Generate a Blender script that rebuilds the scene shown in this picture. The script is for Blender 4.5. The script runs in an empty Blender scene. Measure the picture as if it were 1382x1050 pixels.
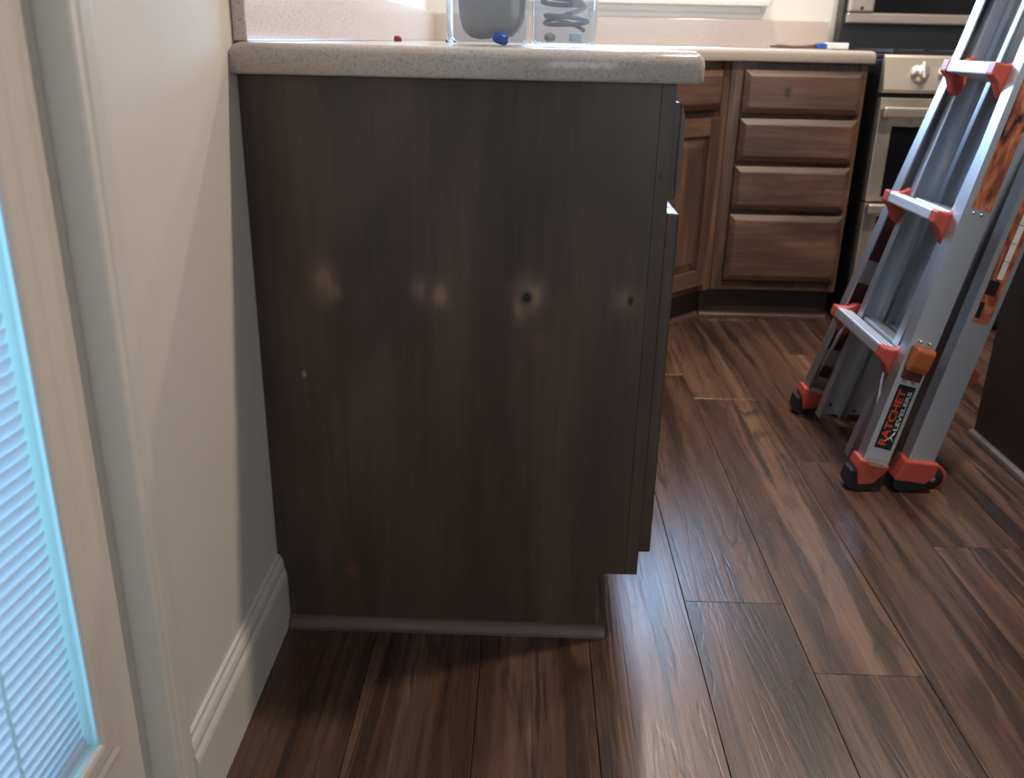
import bpy, bmesh, math, random
from mathutils import Vector, Matrix
random.seed(7)
SC = bpy.context.scene
COL = SC.collection

# ------------------------------------------------------------------ camera
def make_camera():
    f, pitch, roll, yaw = 1216.58, 0.3697, 0.0227, -0.0152
    loc = Vector((0.4118, -1.3135, 0.9598))
    cy, sy, cp, sp = math.cos(yaw), math.sin(yaw), math.cos(pitch), math.sin(pitch)
    fw = Vector((sy*cp, cy*cp, -sp)); r = Vector((cy, -sy, 0)); u = r.cross(fw)
    cr, sr = math.cos(roll), math.sin(roll)
    r2 = r*cr + u*sr; u2 = u*cr - r*sr
    cam = bpy.data.cameras.new('camera'); o = bpy.data.objects.new('camera', cam); COL.objects.link(o)
    cam.sensor_fit = 'HORIZONTAL'; cam.sensor_width = 36.0; cam.lens = f/1382*36.0
    cam.clip_start = 0.02; cam.clip_end = 100
    cam.dof.use_dof = True; cam.dof.focus_distance = 1.5; cam.dof.aperture_fstop = 5.0
    m = Matrix.Identity(4)
    for i in range(3):
        m[i][0], m[i][1], m[i][2], m[i][3] = r2[i], u2[i], -fw[i], loc[i]
    o.matrix_world = m
    SC.camera = o
make_camera()

# ------------------------------------------------------------------ light and exposure
SC.view_settings.view_transform = 'Standard'
SC.view_settings.look = 'None'
SC.view_settings.exposure = 0.0
SC.view_settings.gamma = 1.0
SC.view_settings.use_curve_mapping = False
W = bpy.data.worlds.new('daylight'); SC.world = W; W.use_nodes = True
W.node_tree.nodes['Background'].inputs[0].default_value = (0.50, 0.74, 1.0, 1)
W.node_tree.nodes['Background'].inputs[1].default_value = 1.0

def area(name, loc, target, sx, sy, power, col, spread=180):
    l = bpy.data.lights.new(name, 'AREA'); l.shape = 'RECTANGLE'; l.size = sx; l.size_y = sy
    l.energy = power; l.color = col; l.spread = math.radians(spread)
    o = bpy.data.objects.new(name, l); COL.objects.link(o); o.location = loc
    o.rotation_euler = (Vector(target)-Vector(loc)).to_track_quat('-Z', 'Y').to_euler()
    return o
area('daylight_kitchen_window', (0.81, 2.66, 1.52), (0.81, 0, 1.52), 0.88, 0.78, 62, (0.36, 0.61, 1.0))
area('daylight_glass_door', (-0.45, -0.93, 1.15), (1, -0.93, 1.15), 0.75, 1.8, 14, (0.50, 0.80, 1.0))
area('daylight_rear_window', (1.9, -4.35, 1.3), (1.9, 0, 1.3), 2.2, 1.7, 28, (1.0, 0.96, 0.91))

# ------------------------------------------------------------------ helpers: materials
class NT:
    def __init__(s, name):
        s.m = bpy.data.materials.new(name); s.m.use_nodes = True
        s.t = s.m.node_tree; s.t.nodes.clear()
        s.out = s.n('ShaderNodeOutputMaterial')
    def n(s, kind, inp=None, **attrs):
        nd = s.t.nodes.new(kind)
        for k, v in attrs.items(): setattr(nd, k, v)
        if inp:
            for k, v in inp.items():
                sock = nd.inputs[k]
                if isinstance(v, bpy.types.NodeSocket): s.t.links.new(v, sock)
                else: sock.default_value = v
        return nd
    def math(s, op, a, b=0.0, c=0.0, clamp=False):
        nd = s.n('ShaderNodeMath', operation=op, use_clamp=clamp)
        for i, v in enumerate((a, b, c)):
            if isinstance(v, bpy.types.NodeSocket): s.t.links.new(v, nd.inputs[i])
            else: nd.inputs[i].default_value = v
        return nd.outputs[0]
    def mix(s, fac, a, b, mode='MIX'):
        nd = s.n('ShaderNodeMix', data_type='RGBA', blend_type=mode)
        for i, v in ((0, fac), (6, a), (7, b)):
            if isinstance(v, bpy.types.NodeSocket): s.t.links.new(v, nd.inputs[i])
            else: nd.inputs[i].default_value = (v if i == 0 else (*v, 1) if len(v) == 3 else v)
        return nd.outputs[2]
    def ramp(s, fac, stops):
        nd = s.n('ShaderNodeValToRGB', {0: fac})
        cr = nd.color_ramp
        while len(cr.elements) < len(stops): cr.elements.new(0.5)
        for e, (p, c) in zip(cr.elements, stops):
            e.position = p; e.color = (*c, 1) if len(c) == 3 else c
        return nd.outputs[0]
    def obj_coord(s, scale=(1, 1, 1), rand=True):
        tc = s.n('ShaderNodeTexCoord').outputs['Object']
        if rand:
            oi = s.n('ShaderNodeObjectInfo').outputs['Random']
            off = s.n('ShaderNodeCombineXYZ', {0: s.math('MULTIPLY', oi, 17.3), 1: s.math('MULTIPLY', oi, 41.7), 2: s.math('MULTIPLY', oi, 29.1)}).outputs[0]
            tc = s.n('ShaderNodeVectorMath', {0: tc, 1: off}, operation='ADD').outputs[0]
        return s.n('ShaderNodeMapping', {'Vector': tc, 'Scale': scale}).outputs[0]
    def noise(s, vec, scale, detail=4, rough=0.55, dist=0.0):
        return s.n('ShaderNodeTexNoise', {'Vector': vec, 'Scale': scale, 'Detail': detail, 'Roughness': rough, 'Distortion': dist}).outputs[0]
    def bsdf(s, col, rough=0.5, metal=0.0, bump=None, bump_s=0.1, bump_d=0.001, spec=0.5, coat=0.0, **more):
        b = s.n('ShaderNodeBsdfPrincipled')
        for k, v in (('Base Color', col), ('Roughness', rough), ('Metallic', metal), ('Specular IOR Level', spec), ('Coat Weight', coat)):
            if isinstance(v, bpy.types.NodeSocket): s.t.links.new(v, b.inputs[k])
            else: b.inputs[k].default_value = (*v, 1) if isinstance(v, tuple) and len(v) == 3 else v
        for k, v in more.items():
            b.inputs[k.replace('_', ' ')].default_value = v
        if bump is not None:
            bp = s.n('ShaderNodeBump', {'Strength': bump_s, 'Distance': bump_d, 'Height': bump})
            s.t.links.new(bp.outputs[0], b.inputs['Normal'])
        s.t.links.new(b.outputs[0], s.out.inputs[0])
        return s.m

def plain(name, col, rough=0.5, metal=0.0, var=0.06, scale=30, spec=0.5, coat=0.0, bump=0.05):
    t = NT(name); v = t.obj_coord()
    nz = t.noise(v, scale, 3)
    lo = tuple(c*(1-var) for c in col); hi = tuple(min(1, c*(1+var)) for c in col)
    return t.bsdf(t.ramp(nz, [(0.3, lo), (0.7, hi)]), rough, metal, nz, bump, 0.001, spec, coat)

def wood(name, cols, axis='Z', rough=0.38, spots=(), blotch=0.66, spec=0.5, tint=None):
    """stained alder: long grain along axis, blotches, knots given in the object's own coordinates"""
    t = NT(name)
    fine = {'Z': (26, 26, 1.6), 'X': (1.6, 26, 26), 'Y': (26, 1.6, 26)}[axis]
    big = {'Z': (7, 7, 1.5), 'X': (1.5, 7, 7), 'Y': (7, 1.5, 7)}[axis]
    g = t.noise(t.obj_coord(fine), 3.0, 6, 0.6, 0.3)
    b = t.noise(t.obj_coord(big), 1.0, 3, 0.5, 0.6)
    k = t.math('ADD', t.math('MULTIPLY', g, 1-blotch), t.math('MULTIPLY', b, blotch))
    col = t.ramp(k, [(0.32, cols[0]), (0.5, cols[1]), (0.70, cols[2])])
    if spots:
        tc = t.n('ShaderNodeTexCoord').outputs['Object']
        wob = t.noise(t.obj_coord((60, 60, 22), False), 1.0, 3, 0.6)
        for (x, z, rx, rz, c, amt) in spots:
            sp = t.n('ShaderNodeSeparateXYZ', {0: tc})
            dx = t.math('DIVIDE', t.math('SUBTRACT', sp.outputs[0], x), rx)
            dz = t.math('DIVIDE', t.math('SUBTRACT', sp.outputs[2], z), rz)
            d = t.math('ADD', t.math('MULTIPLY', dx, dx), t.math('MULTIPLY', dz, dz))
            d = t.math('ADD', d, t.math('MULTIPLY', t.math('SUBTRACT', wob, 0.5), 1.6))
            f = t.math('MULTIPLY', t.math('POWER', 2.718, t.math('MULTIPLY', t.math('MAXIMUM', d, 0.0), -1.6)), amt)
            col = t.mix(f, col, c)
    return t.bsdf(col, rough, 0, g, 0.12, 0.0008, spec)

def m_floor():
    t = NT('laminate_planks')
    wv = t.obj_coord((6.0, 0.75, 1))
    warp = t.noise(wv, 1.0, 4, 0.5, 0.9)
    tone = t.noise(t.obj_coord((13, 0.55, 1)), 1.0, 3, 0.5, 0.7)
    blot = t.noise(t.obj_coord((17, 0.9, 1)), 1.0, 5, 0.6, 1.1)
    knot = t.noise(t.obj_coord((9, 3.2, 1)), 1.0, 2, 0.5, 0.6)
    fine = t.noise(t.obj_coord((170, 4, 1)), 1.0, 5, 0.65)
    ring = t.math('SINE', t.math('MULTIPLY', warp, 75.0))
    line = t.ramp(ring, [(0.62, (0, 0, 0)), (0.98, (1, 1, 1))])
    oi = t.n('ShaderNodeObjectInfo').outputs['Random']
    k = t.math('ADD', t.math('MULTIPLY', tone, 0.72), t.math('MULTIPLY', fine, 0.28))
    body = t.ramp(k, [(0.34, (0.046, 0.025, 0.019)), (0.45, (0.080, 0.044, 0.031)), (0.54, (0.116, 0.066, 0.046)), (0.66, (0.175, 0.107, 0.075))])
    dark = t.ramp(blot, [(0.525, (0, 0, 0)), (0.585, (1, 1, 1))])
    strk = t.ramp(t.noise(t.obj_coord((46, 1.5, 1)), 1.0, 4, 0.6, 0.6), [(0.56, (0, 0, 0)), (0.66, (1, 1, 1))])
    col = t.mix(t.math('MULTIPLY', strk, 0.45), body, (0.030, 0.020, 0.018))
    col = t.mix(t.math('MULTIPLY', dark, 0.72), col, (0.022, 0.015, 0.015))
    area_ = t.ramp(knot, [(0.48, (0, 0, 0)), (0.62, (1, 1, 1))])
    lm = t.math('MULTIPLY', line, t.math('ADD', 0.10, t.math('MULTIPLY', area_, 0.62)))
    col = t.mix(lm, col, (0.030, 0.022, 0.022))
    col = t.mix(0.6, col, t.ramp(oi, [(0.0, (0.70, 0.66, 0.66)), (1.0, (1.30, 1.24, 1.18))]), 'MULTIPLY')
    rough = t.math('ADD', 0.20, t.math('MULTIPLY', fine, 0.16))
    return t.bsdf(col, rough, 0, t.math('ADD', fine, t.math('MULTIPLY', line, -0.5)), 0.24, 0.0010, 0.5)

def m_granite(name, tintc):
    t = NT(name); v = t.obj_coord((1, 1, 1), False)
    n1 = t.noise(v, 320, 3, 0.7)
    n2 = t.noise(v, 90, 3, 0.6)
    vo = t.n('ShaderNodeTexVoronoi', {'Vector': v, 'Scale': 260.0}).outputs['Distance']
    col = t.ramp(n1, [(0.33, tuple(c*0.55 for c in tintc)), (0.43, tuple(c*0.90 for c in tintc)), (0.60, tintc), (0.75, tuple(min(1, c*1.12) for c in tintc))])
    col = t.mix(t.math('MULTIPLY', t.math('GREATER_THAN', n2, 0.66), 0.25), col, (0.26, 0.20, 0.17))
    return t.bsdf(col, 0.16, 0, vo, 0.03, 0.0005, 0.5)

def m_thin_glass(name, tint=(1, 1, 1), gloss=0.9, haze=0.0, hazec=(0.9, 0.95, 1)):
    t = NT(name)
    fc = t.n('ShaderNodeLayerWeight', {'Blend': 0.5}).outputs['Facing']
    fr = t.math('ADD', 0.03, t.math('MULTIPLY', t.math('POWER', fc, 5.0), 0.75))
    tr = t.n('ShaderNodeBsdfTransparent', {'Color': (*tint, 1)}).outputs[0]
    gl = t.n('ShaderNodeBsdfGlossy', {'Color': (gloss, gloss, gloss, 1), 'Roughness': 0.05}).outputs[0]
    df = t.n('ShaderNodeBsdfDiffuse', {'Color': (*hazec, 1)}).outputs[0]
    a = t.n('ShaderNodeMixShader', {0: haze, 1: tr, 2: df}).outputs[0]
    b = t.n('ShaderNodeMixShader', {0: fr, 1: a, 2: gl}).outputs[0]
    t.t.links.new(b, t.out.inputs[0])
    return t.m

def m_translucent(name, col, amt):
    t = NT(name)
    d = t.n('ShaderNodeBsdfDiffuse', {'Color': (*col, 1)}).outputs[0]
    r = t.n('ShaderNodeBsdfTranslucent', {'Color': (*col, 1)}).outputs[0]
    t.t.links.new(t.n('ShaderNodeMixShader', {0: amt, 1: d, 2: r}).outputs[0], t.out.inputs[0])
    return t.m

def m_emit(name, col, s):
    t = NT(name)
    e = t.n('ShaderNodeEmission', {0: (*col, 1), 1: s})
    t.t.links.new(e.outputs[0], t.out.inputs[0]); return t.m

def m_flame(name):
    t = NT(name); v = t.obj_coord((30, 30, 9), False)
    a = t.noise(v, 1.0, 4, 0.6, 1.6)
    col = t.ramp(a, [(0.36, (0.014, 0.011, 0.015)), (0.46, (0.20, 0.060, 0.038)), (0.56, (0.42, 0.130, 0.065)), (0.70, (0.52, 0.31, 0.17))])
    return t.bsdf(col, 0.35)

def m_brushed(name, col, rough, axis='Z'):
    t = NT(name)
    sc = {'Z': (120, 120, 1.5), 'X': (1.5, 120, 120), 'Y': (120, 1.5, 120)}[axis]
    nz = t.noise(t.obj_coord(sc), 2.0, 4, 0.6)
    r = t.math('ADD', rough-0.06, t.math('MULTIPLY', nz, 0.12))
    return t.bsdf(col, r, 1.0, nz, 0.04, 0.0004)

STAIN = ((0.036, 0.020, 0.015), (0.108, 0.060, 0.041), (0.235, 0.136, 0.090))
PANEL = ((0.034, 0.024, 0.019), (0.064, 0.046, 0.036), (0.110, 0.077, 0.057))
LT = (0.28, 0.185, 0.125)
DKN = (0.012, 0.012, 0.014)
M = {
 'wall': plain('wall_paint', (0.66, 0.63, 0.585), 0.75, var=0.015, scale=9, bump=0.03),
 'wall_white': plain('wall_paint_white', (0.74, 0.74, 0.71), 0.7, var=0.01, scale=9),
 'ceiling': plain('ceiling_paint', (0.80, 0.79, 0.76), 0.9, var=0.02, scale=40),
 'trim': plain('trim_enamel', (0.68, 0.665, 0.62), 0.35, var=0.012, scale=14),
 'door': plain('door_enamel', (0.69, 0.645, 0.59), 0.38, var=0.012, scale=14),
 'jamb': plain('jamb_enamel', (0.56, 0.58, 0.57), 0.4, var=0.015, scale=14),
 'subfloor': plain('subfloor_felt', (0.03, 0.022, 0.018), 0.9),
 'plank': m_floor(),
 'panel': wood('stained_end_panel', PANEL, 'Z', 0.36, spec=0.42, spots=(
     (0.106, 0.615, 0.022, 0.036, LT, 0.62), (0.118, 0.600, 0.014, 0.014, LT, 0.5),
     (0.248, 0.606, 0.014, 0.024, LT, 0.5), (0.281, 0.600, 0.016, 0.024, LT, 0.85),
     (0.414, 0.600, 0.028, 0.034, LT, 0.85), (0.402, 0.578, 0.010, 0.022, LT, 0.5), (0.410, 0.598, 0.0095, 0.0125, DKN, 1.6),
     (0.560, 0.600, 0.022, 0.022, LT, 0.55), (0.567, 0.598, 0.0055, 0.010, DKN, 1.5),
     (0.067, 0.466, 0.004, 0.006, (0.42, 0.25, 0.15), 0.9), (0.597, 0.782, 0.004, 0.007, DKN, 1.0),
     (0.126, 0.111, 0.012, 0.016, (0.20, 0.07, 0.05), 0.5), (0.43, 0.53, 0.02, 0.03, (0.16, 0.09, 0.06), 0.4)), blotch=0.72),
 'near_v': wood('dark_stain_upright', PANEL, 'Z'),
 'near_h': wood('dark_stain_level', PANEL, 'X'),
 'stain_v': wood('stained_alder_upright', STAIN, 'Z'),
 'stain_h': wood('stained_alder_level', STAIN, 'X'),
 'stain_knot': wood('stained_alder_knotty', STAIN, 'X', spots=((-0.052, 0.0, 0.013, 0.015, DKN, 1.9), (-0.045, 0.0, 0.045, 0.012, (0.30, 0.19, 0.14), 0.25))),
 'stain_y': wood('stained_alder_along', STAIN, 'Y'),
 'stain_dark': wood('stained_dark_board', ((0.020, 0.014, 0.012), (0.038, 0.026, 0.021), (0.058, 0.040, 0.032)), 'X', 0.45),
 'island': wood('stained_island_panel', ((0.018, 0.012, 0.010), (0.034, 0.022, 0.017), (0.055, 0.036, 0.027)), 'Z', 0.45),
 'shoe': wood('shoe_moulding_stain', ((0.060, 0.042, 0.036), (0.115, 0.080, 0.068), (0.180, 0.130, 0.110)), 'X', 0.35),
 'granite': m_granite('granite_worktop', (0.52, 0.47, 0.42)),
 'splash': m_granite('granite_backsplash', (0.60, 0.52, 0.475)),
 'alu': m_brushed('brushed_aluminium', (0.57, 0.61, 0.66), 0.45),
 'alu_y': m_brushed('brushed_aluminium_tread', (0.74, 0.77, 0.80), 0.48, 'Y'),
 'orange': plain('orange_plastic', (0.47, 0.080, 0.058), 0.42, var=0.08),
 'amber': plain('amber_plastic', (0.38, 0.105, 0.026), 0.4, var=0.06),
 'maroon': plain('dark_red_sleeve', (0.085, 0.022, 0.020), 0.5, var=0.1),
 'rubber': plain('black_rubber', (0.012, 0.013, 0.016), 0.7, var=0.2),
 'label_black': plain('label_black', (0.008, 0.010, 0.014), 0.35),
 'label_red': plain('label_red', (0.65, 0.07, 0.035), 0.4),
 'label_white': plain('label_white', (0.62, 0.64, 0.64), 0.4),
 'flame': m_flame('flame_print'),
 'steel': plain('stainless_steel', (0.56, 0.50, 0.43), 0.34, 0.70, var=0.03, scale=60, bump=0.01),
 'steel_dark': plain('dark_side_panel', (0.018, 0.020, 0.024), 0.4),
 'knob': plain('knob_metal', (0.72, 0.66, 0.60), 0.32, 0.9),
 'blackglass': plain('black_oven_glass', (0.006, 0.007, 0.010), 0.08, var=0.1, bump=0.0),
 'iron': plain('cast_iron', (0.02, 0.02, 0.022), 0.6),
 'glass': m_thin_glass('window_glass'),
 'plastic': m_thin_glass('clear_plastic', (0.92, 0.95, 0.98), 0.95, 0.10),
 'slat': m_translucent('blind_slat', (0.78, 0.86, 0.93), 0.54),
 'spacer': m_translucent('glazing_spacer', (0.80, 0.95, 0.97), 0.75),
 'cord': plain('blind_cord', (0.85, 0.95, 0.95), 0.6),
 'greybag': plain('grey_bag', (0.26, 0.28, 0.31), 0.45, var=0.12, scale=40),
 'blue': plain('blue_plastic', (0.02, 0.10, 0.42), 0.35),
 'cable': plain('grey_blue_cable', (0.22, 0.27, 0.36), 0.4),
 'palecyan': plain('pale_cyan_plastic', (0.50, 0.75, 0.85), 0.4),
 'red': plain('red_plastic', (0.30, 0.035, 0.03), 0.4),
 'white': plain('white_plastic', (0.78, 0.80, 0.82), 0.5),
 'brown': plain('brown_handle', (0.14, 0.08, 0.06), 0.5),
 'lampface': m_emit('lamp_diffuser', (1.0, 0.80, 0.58), 6.0),
}

# ------------------------------------------------------------------ helpers: meshes
def link(name, me, mat, parent=None, loc=None, rot=None):
    o = bpy.data.objects.new(name, me); COL.objects.link(o)
    if mat is not None and not me.materials: me.materials.append(M[mat] if isinstance(mat, str) else mat)
    if parent is not None: o.parent = parent
    if loc is not None: o.location = loc
    if rot is not None: o.rotation_euler = rot
    return o
def tag(o, label=None, cat=None, group=None, kind=None):
    for k, v in (('label', label), ('category', cat), ('group', group), ('kind', kind)):
        if v: o[k] = v
    return o
def empty(name, loc=(0, 0, 0), rot=(0, 0, 0)):
    o = bpy.data.objects.new(name, None); COL.objects.link(o); o.location = loc; o.rotation_euler = rot
    o.empty_display_size = 0.05; return o
def finish(bm, name, smooth=False):
    bmesh.ops.recalc_face_normals(bm, faces=bm.faces)
    me = bpy.data.meshes.new(name); bm.to_mesh(me); bm.free()
    if smooth:
        for p in me.polygons: p.use_smooth = True
    return me
def add_box(bm, x0, x1, y0, y1, z0, z1):
    v = [bm.verts.new((x, y, z)) for z in (z0, z1) for y in (y0, y1) for x in (x0, x1)]
    for f in ((0, 1, 3, 2), (4, 5, 7, 6), (0, 1, 5, 4), (2, 3, 7, 6), (0, 2, 6, 4), (1, 3, 7, 5)):
        bm.faces.new([v[i] for i in f])
def bev(bm, w, seg=2):
    if w > 0:
        bmesh.ops.recalc_face_normals(bm, faces=bm.faces)
        bmesh.ops.bevel(bm, geom=list(bm.edges), offset=w, segments=seg, affect='EDGES', profile=0.6)
def box(name, b, mat, parent=None, bevel=0.0015, seg=1, loc=None, rot=None):
    bm = bmesh.new(); add_box(bm, *b); bev(bm, bevel, seg)
    return link(name, finish(bm, name), mat, parent, loc, rot)
def prism(name, pts, axis, a0, a1, mat, parent=None, bevel=0.0, seg=2, smooth=False, loc=None, rot=None):
    """extrude polygon pts along axis (0,1,2); pts are the two other coordinates in order"""
    bm = bmesh.new()
    def P(p, a):
        q = list(p); q.insert(axis, a); return q
    A = [bm.verts.new(P(p, a0)) for p in pts]; B = [bm.verts.new(P(p, a1)) for p in pts]
    n = len(pts)
    bm.faces.new(A); bm.faces.new(B)
    for i in range(n): bm.faces.new((A[i], A[(i+1) % n], B[(i+1) % n], B[i]))
    bev(bm, bevel, seg)
    return link(name, finish(bm, name, smooth), mat, parent, loc, rot)
def add_tube(bm, path, r, seg=10, closed=False):
    path = [Vector(p) for p in path]; n = len(path); rings = []
    up = Vector((0.13, 0.31, 0.94)).normalized()
    for i, p in enumerate(path):
        a = path[(i-1) % n] if closed else path[max(i-1, 0)]
        b = path[(i+1) % n] if closed else path[min(i+1, n-1)]
        t = (b-a).normalized(); u = t.cross(up)
        if u.length < 1e-4: u = t.cross(Vector((1, 0, 0)))
        u.normalize(); w = t.cross(u)
        rr = r[i] if isinstance(r, (list, tuple)) else r
        rings.append([bm.verts.new(p + (u*math.cos(2*math.pi*k/seg) + w*math.sin(2*math.pi*k/seg))*rr) for k in range(seg)])
    for i in range(n if closed else n-1):
        A, B = rings[i], rings[(i+1) % n]
        for k in range(seg): bm.faces.new((A[k], A[(k+1) % seg], B[(k+1) % seg], B[k]))
    if not closed: bm.faces.new(rings[0]); bm.faces.new(rings[-1])
def tube(name, path, r, mat, parent=None, seg=10, closed=False):
    bm = bmesh.new(); add_tube(bm, path, r, seg, closed)
    return link(name, finish(bm, name, True), mat, parent)
def lathe(name, prof, mat, parent=None, seg=28, loc=None, rot=None, smooth=True):
    """prof: (radius, z) pairs turned about z"""
    bm = bmesh.new(); rings = []
    for r, z in prof:
        rings.append([bm.verts.new((max(r, 1e-5)*math.cos(2*math.pi*k/seg), max(r, 1e-5)*math.sin(2*math.pi*k/seg), z)) for k in range(seg)])
    for A, B in zip(rings, rings[1:]):
        for k in range(seg): bm.faces.new((A[k], A[(k+1) % seg], B[(k+1) % seg], B[k]))
    bm.faces.new(rings[0]); bm.faces.new(rings[-1])
    return link(name, finish(bm, name, smooth), mat, parent, loc, rot)
def text_points(s):
    """triangles of a word in the built-in typeface: list of (verts, faces)"""
    cu = bpy.data.curves.new('word', 'FONT'); cu.body = s; cu.size = 1.0; cu.offset = 0.03
    o = bpy.data.objects.new('word', cu); COL.objects.link(o)
    dg = bpy.context.evaluated_depsgraph_get(); me = bpy.data.meshes.new_from_object(o.evaluated_get(dg))
    vs = [v.co.copy() for v in me.vertices]; fs = [tuple(p.vertices) for p in me.polygons]
    bpy.data.objects.remove(o); bpy.data.meshes.remove(me); bpy.data.curves.remove(cu)
    return vs, fs

# ------------------------------------------------------------------ room shell
RX, RY0, RY1, CZ = 4.3, -4.2, 2.49, 2.44
def struct(o): o['kind'] = 'structure'; return o
# door opening in the left wall: y -1.42..-0.462 ; window in the back wall: x .37..1.25, z 1.12..2.08
def wall_mesh(name, axis, a0, a1, lo, hi, hole, mat):
    bm = bmesh.new()
    h0, h1, g0, g1 = hole
    for (u0, u1, z0, z1) in ((lo, h0, 0, CZ), (h1, hi, 0, CZ), (h0, h1, 0, g0), (h0, h1, g1, CZ)):
        if u1-u0 < 1e-4 or z1-z0 < 1e-4: continue
        if axis == 0: add_box(bm, a0, a1, u0, u1, z0, z1)
        else: add_box(bm, u0, u1, a0, a1, z0, z1)
    return struct(link(name, finish(bm, name), mat))
wall_left = wall_mesh('wall_left', 0, -0.12, 0.0, RY0, RY1, (-1.42, -0.466, 0.0, 2.06), 'wall')
wall_back = wall_mesh('wall_back', 1, RY1, RY1+0.12, -0.12, RX+0.12, (0.37, 1.25, 1.12, 1.92), 'wall_white')
wall_rear = wall_mesh('wall_rear', 1, RY0-0.12, RY0, -0.12, RX+0.12, (0.8, 3.0, 0.45, 2.1), 'wall')
wall_right = wall_mesh('wall_right', 0, RX, RX+0.12, RY0, RY1, (RY0, RY0, 0, 0), 'wall')
ceiling = struct(box('ceiling', (-0.12, RX+0.12, RY0-0.12, RY1+0.12, CZ, CZ+0.1), 'ceiling', bevel=0))
floor = struct(box('floor', (-0.12, RX+0.12, RY0-0.12, RY1+0.12, -0.06, -0.012), 'subfloor', bevel=0))
# planks, each one an object under the floor
PW, PL = 0.183, 1.22
row = 0; x = -0.015
joint_at = {0: 0.42, 1: 0.20, 2: 0.55, 3: 0.52, 4: 0.105, 5: -0.09, 6: 0.72, 7: 0.33, 8: 0.95}
while x < RX:
    x0, x1 = max(x, 0.0), min(x+PW, RX)
    y = (joint_at.get(row, random.uniform(0, PL)) - RY0) % PL + RY0 - PL
    while y < RY1:
        y0, y1 = max(y, RY0), min(y+PL, RY1)
        if y1-y0 > 0.01:
            cx, cyy = (x0+x1)/2, (y0+y1)/2
            hx, hy = (x1-x0)/2-0.0004, (y1-y0)/2-0.0003
            bm = bmesh.new(); add_box(bm, -hx, hx, -hy, hy, -0.0115, 0.0)
            top = [e for e in bm.edges if all(v.co.z > -0.001 for v in e.verts)]
            bmesh.ops.bevel(bm, geom=top, offset=0.0007, segments=1, affect='EDGES')
            link('plank', finish(bm, 'plank'), 'plank', floor, (cx, cyy, 0))
        y += PL
    x += PW; row += 1

# baseboard on the left wall: tall profile with a stepped cap
BB = [(0.0, 0.0), (0.014, 0.0), (0.014, 0.098), (0.0125, 0.104), (0.0095, 0.110), (0.0095, 0.116), (0.0105, 0.119), (0.0085, 0.126), (0.005, 0.131), (0.0045, 0.137), (0.0, 0.138)]
struct(prism('baseboard_left', BB, 1, -0.4315, 0.022, 'trim'))
struct(prism('baseboard_left', BB, 1, RY0, -1.48, 'trim'))
# door casing and jamb
cas = struct(empty('trim_1', (0, -0.472, 0)))
CS = [(0.0, -0.004), (0.006, -0.004), (0.008, -0.001), (0.0085, 0.008), (0.0075, 0.010), (0.0095, 0.014), (0.0105, 0.030), (0.0105, 0.036), (0.008, 0.040), (0.0, 0.040)]
prism('casing', [(a, b) for a, b in CS], 2, 0.0, 2.10, 'trim', cas)
prism('casing', [(a, -0.948-b) for a, b in CS], 2, 0.0, 2.10, 'trim', cas)
prism('casing', [(a, 2.058+b) for a, b in CS], 1, -0.988, 0.040, 'trim', cas)
prism('jamb', [(-0.12, -0.003), (-0.0005, -0.003), (-0.0005, 0.0055), (-0.12, 0.0055)], 2, 0.0, 2.059, 'trim', cas)
box('jamb', (-0.12, -0.0005, -0.948, -0.938, 0, 2.059), 'trim', cas)

# ---- exterior door with glass and an enclosed blind
D = struct(empty('door_1', (-0.070, -0.941, 0.006)))            # local x 0..0.045 through the slab, local y along the wall
dy0, dy1, gy0, gy1, gz0, gz1 = -0.465, 0.464, -0.36, 0.401, 0.218, 1.93
bm = bmesh.new()
for b in ((0, 0.045, dy0, gy0, 0, 2.045), (0, 0.045, gy1, dy1, 0, 2.045), (0, 0.045, gy0, gy1, 0, gz0), (0, 0.045, gy0, gy1, gz1, 2.045)):
    add_box(bm, *b)
link('slab', finish(bm, 'slab'), 'door', D)
prof = [(0.0452, 0.044), (0.0475, 0.042), (0.0485, 0.034), (0.0475, 0.028), (0.0470, 0.025), (0.0490, 0.020), (0.0490, 0.006), (0.0475, 0.001), (0.0458, 0.0), (0.0437, 0.0), (0.0437, 0.036), (0.0452, 0.036)]
LF = [('z', gy1, 1), ('z', gy0, -1), ('y', gz0, -1), ('y', gz1, 1)]
def bead(axis, at, sgn, lo, hi, c):
    """mitred bead strip; lo/hi are the inner corners"""
    bm = bmesh.new(); A = []; B = []
    for a_, b_ in prof:
        v = at+sgn*(b_-0.034)
        pa, pb = (lo-(b_-0.034)), (hi+(b_-0.034))
        if axis == 2: A.append(bm.verts.new((a_, v, pa))); B.append(bm.verts.new((a_, v, pb)))
        else: A.append(bm.verts.new((a_, pa, v))); B.append(bm.verts.new((a_, pb, v)))
    bm.faces.new(A); bm.faces.new(B); n = len(prof)
    for i in range(n): bm.faces.new((A[i], A[(i+1) % n], B[(i+1) % n], B[i]))
    link('glass_bead', finish(bm, 'glass_bead'), 'door', D)
bead(2, gy1, 1, gz0, gz1, 0); bead(2, gy0, -1, gz0, gz1, 0)
bead(1, gz0, -1, gy0, gy1, 0); bead(1, gz1, 1, gy0, gy1, 0)
box('pane', (0.0405, 0.0435, gy0+0.001, gy1-0.001, gz0+0.001, gz1-0.001), 'glass', D, bevel=0)
box('pane', (0.006, 0.009, gy0+0.001, gy1-0.001, gz0+0.001, gz1-0.001), 'glass', D, bevel=0)
bm = bmesh.new()
for b in ((0.010, 0.040, gy1-0.036, gy1-0.001, gz0, gz1), (0.010, 0.040, gy0+0.001, gy0+0.012, gz0, gz1), (0.010, 0.040, gy0+0.012, gy1-0.036, gz0, gz0+0.036), (0.010, 0.040, gy0+0.012, gy1-0.012, gz1-0.02, gz1)):
    add_box(bm, *b)
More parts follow.
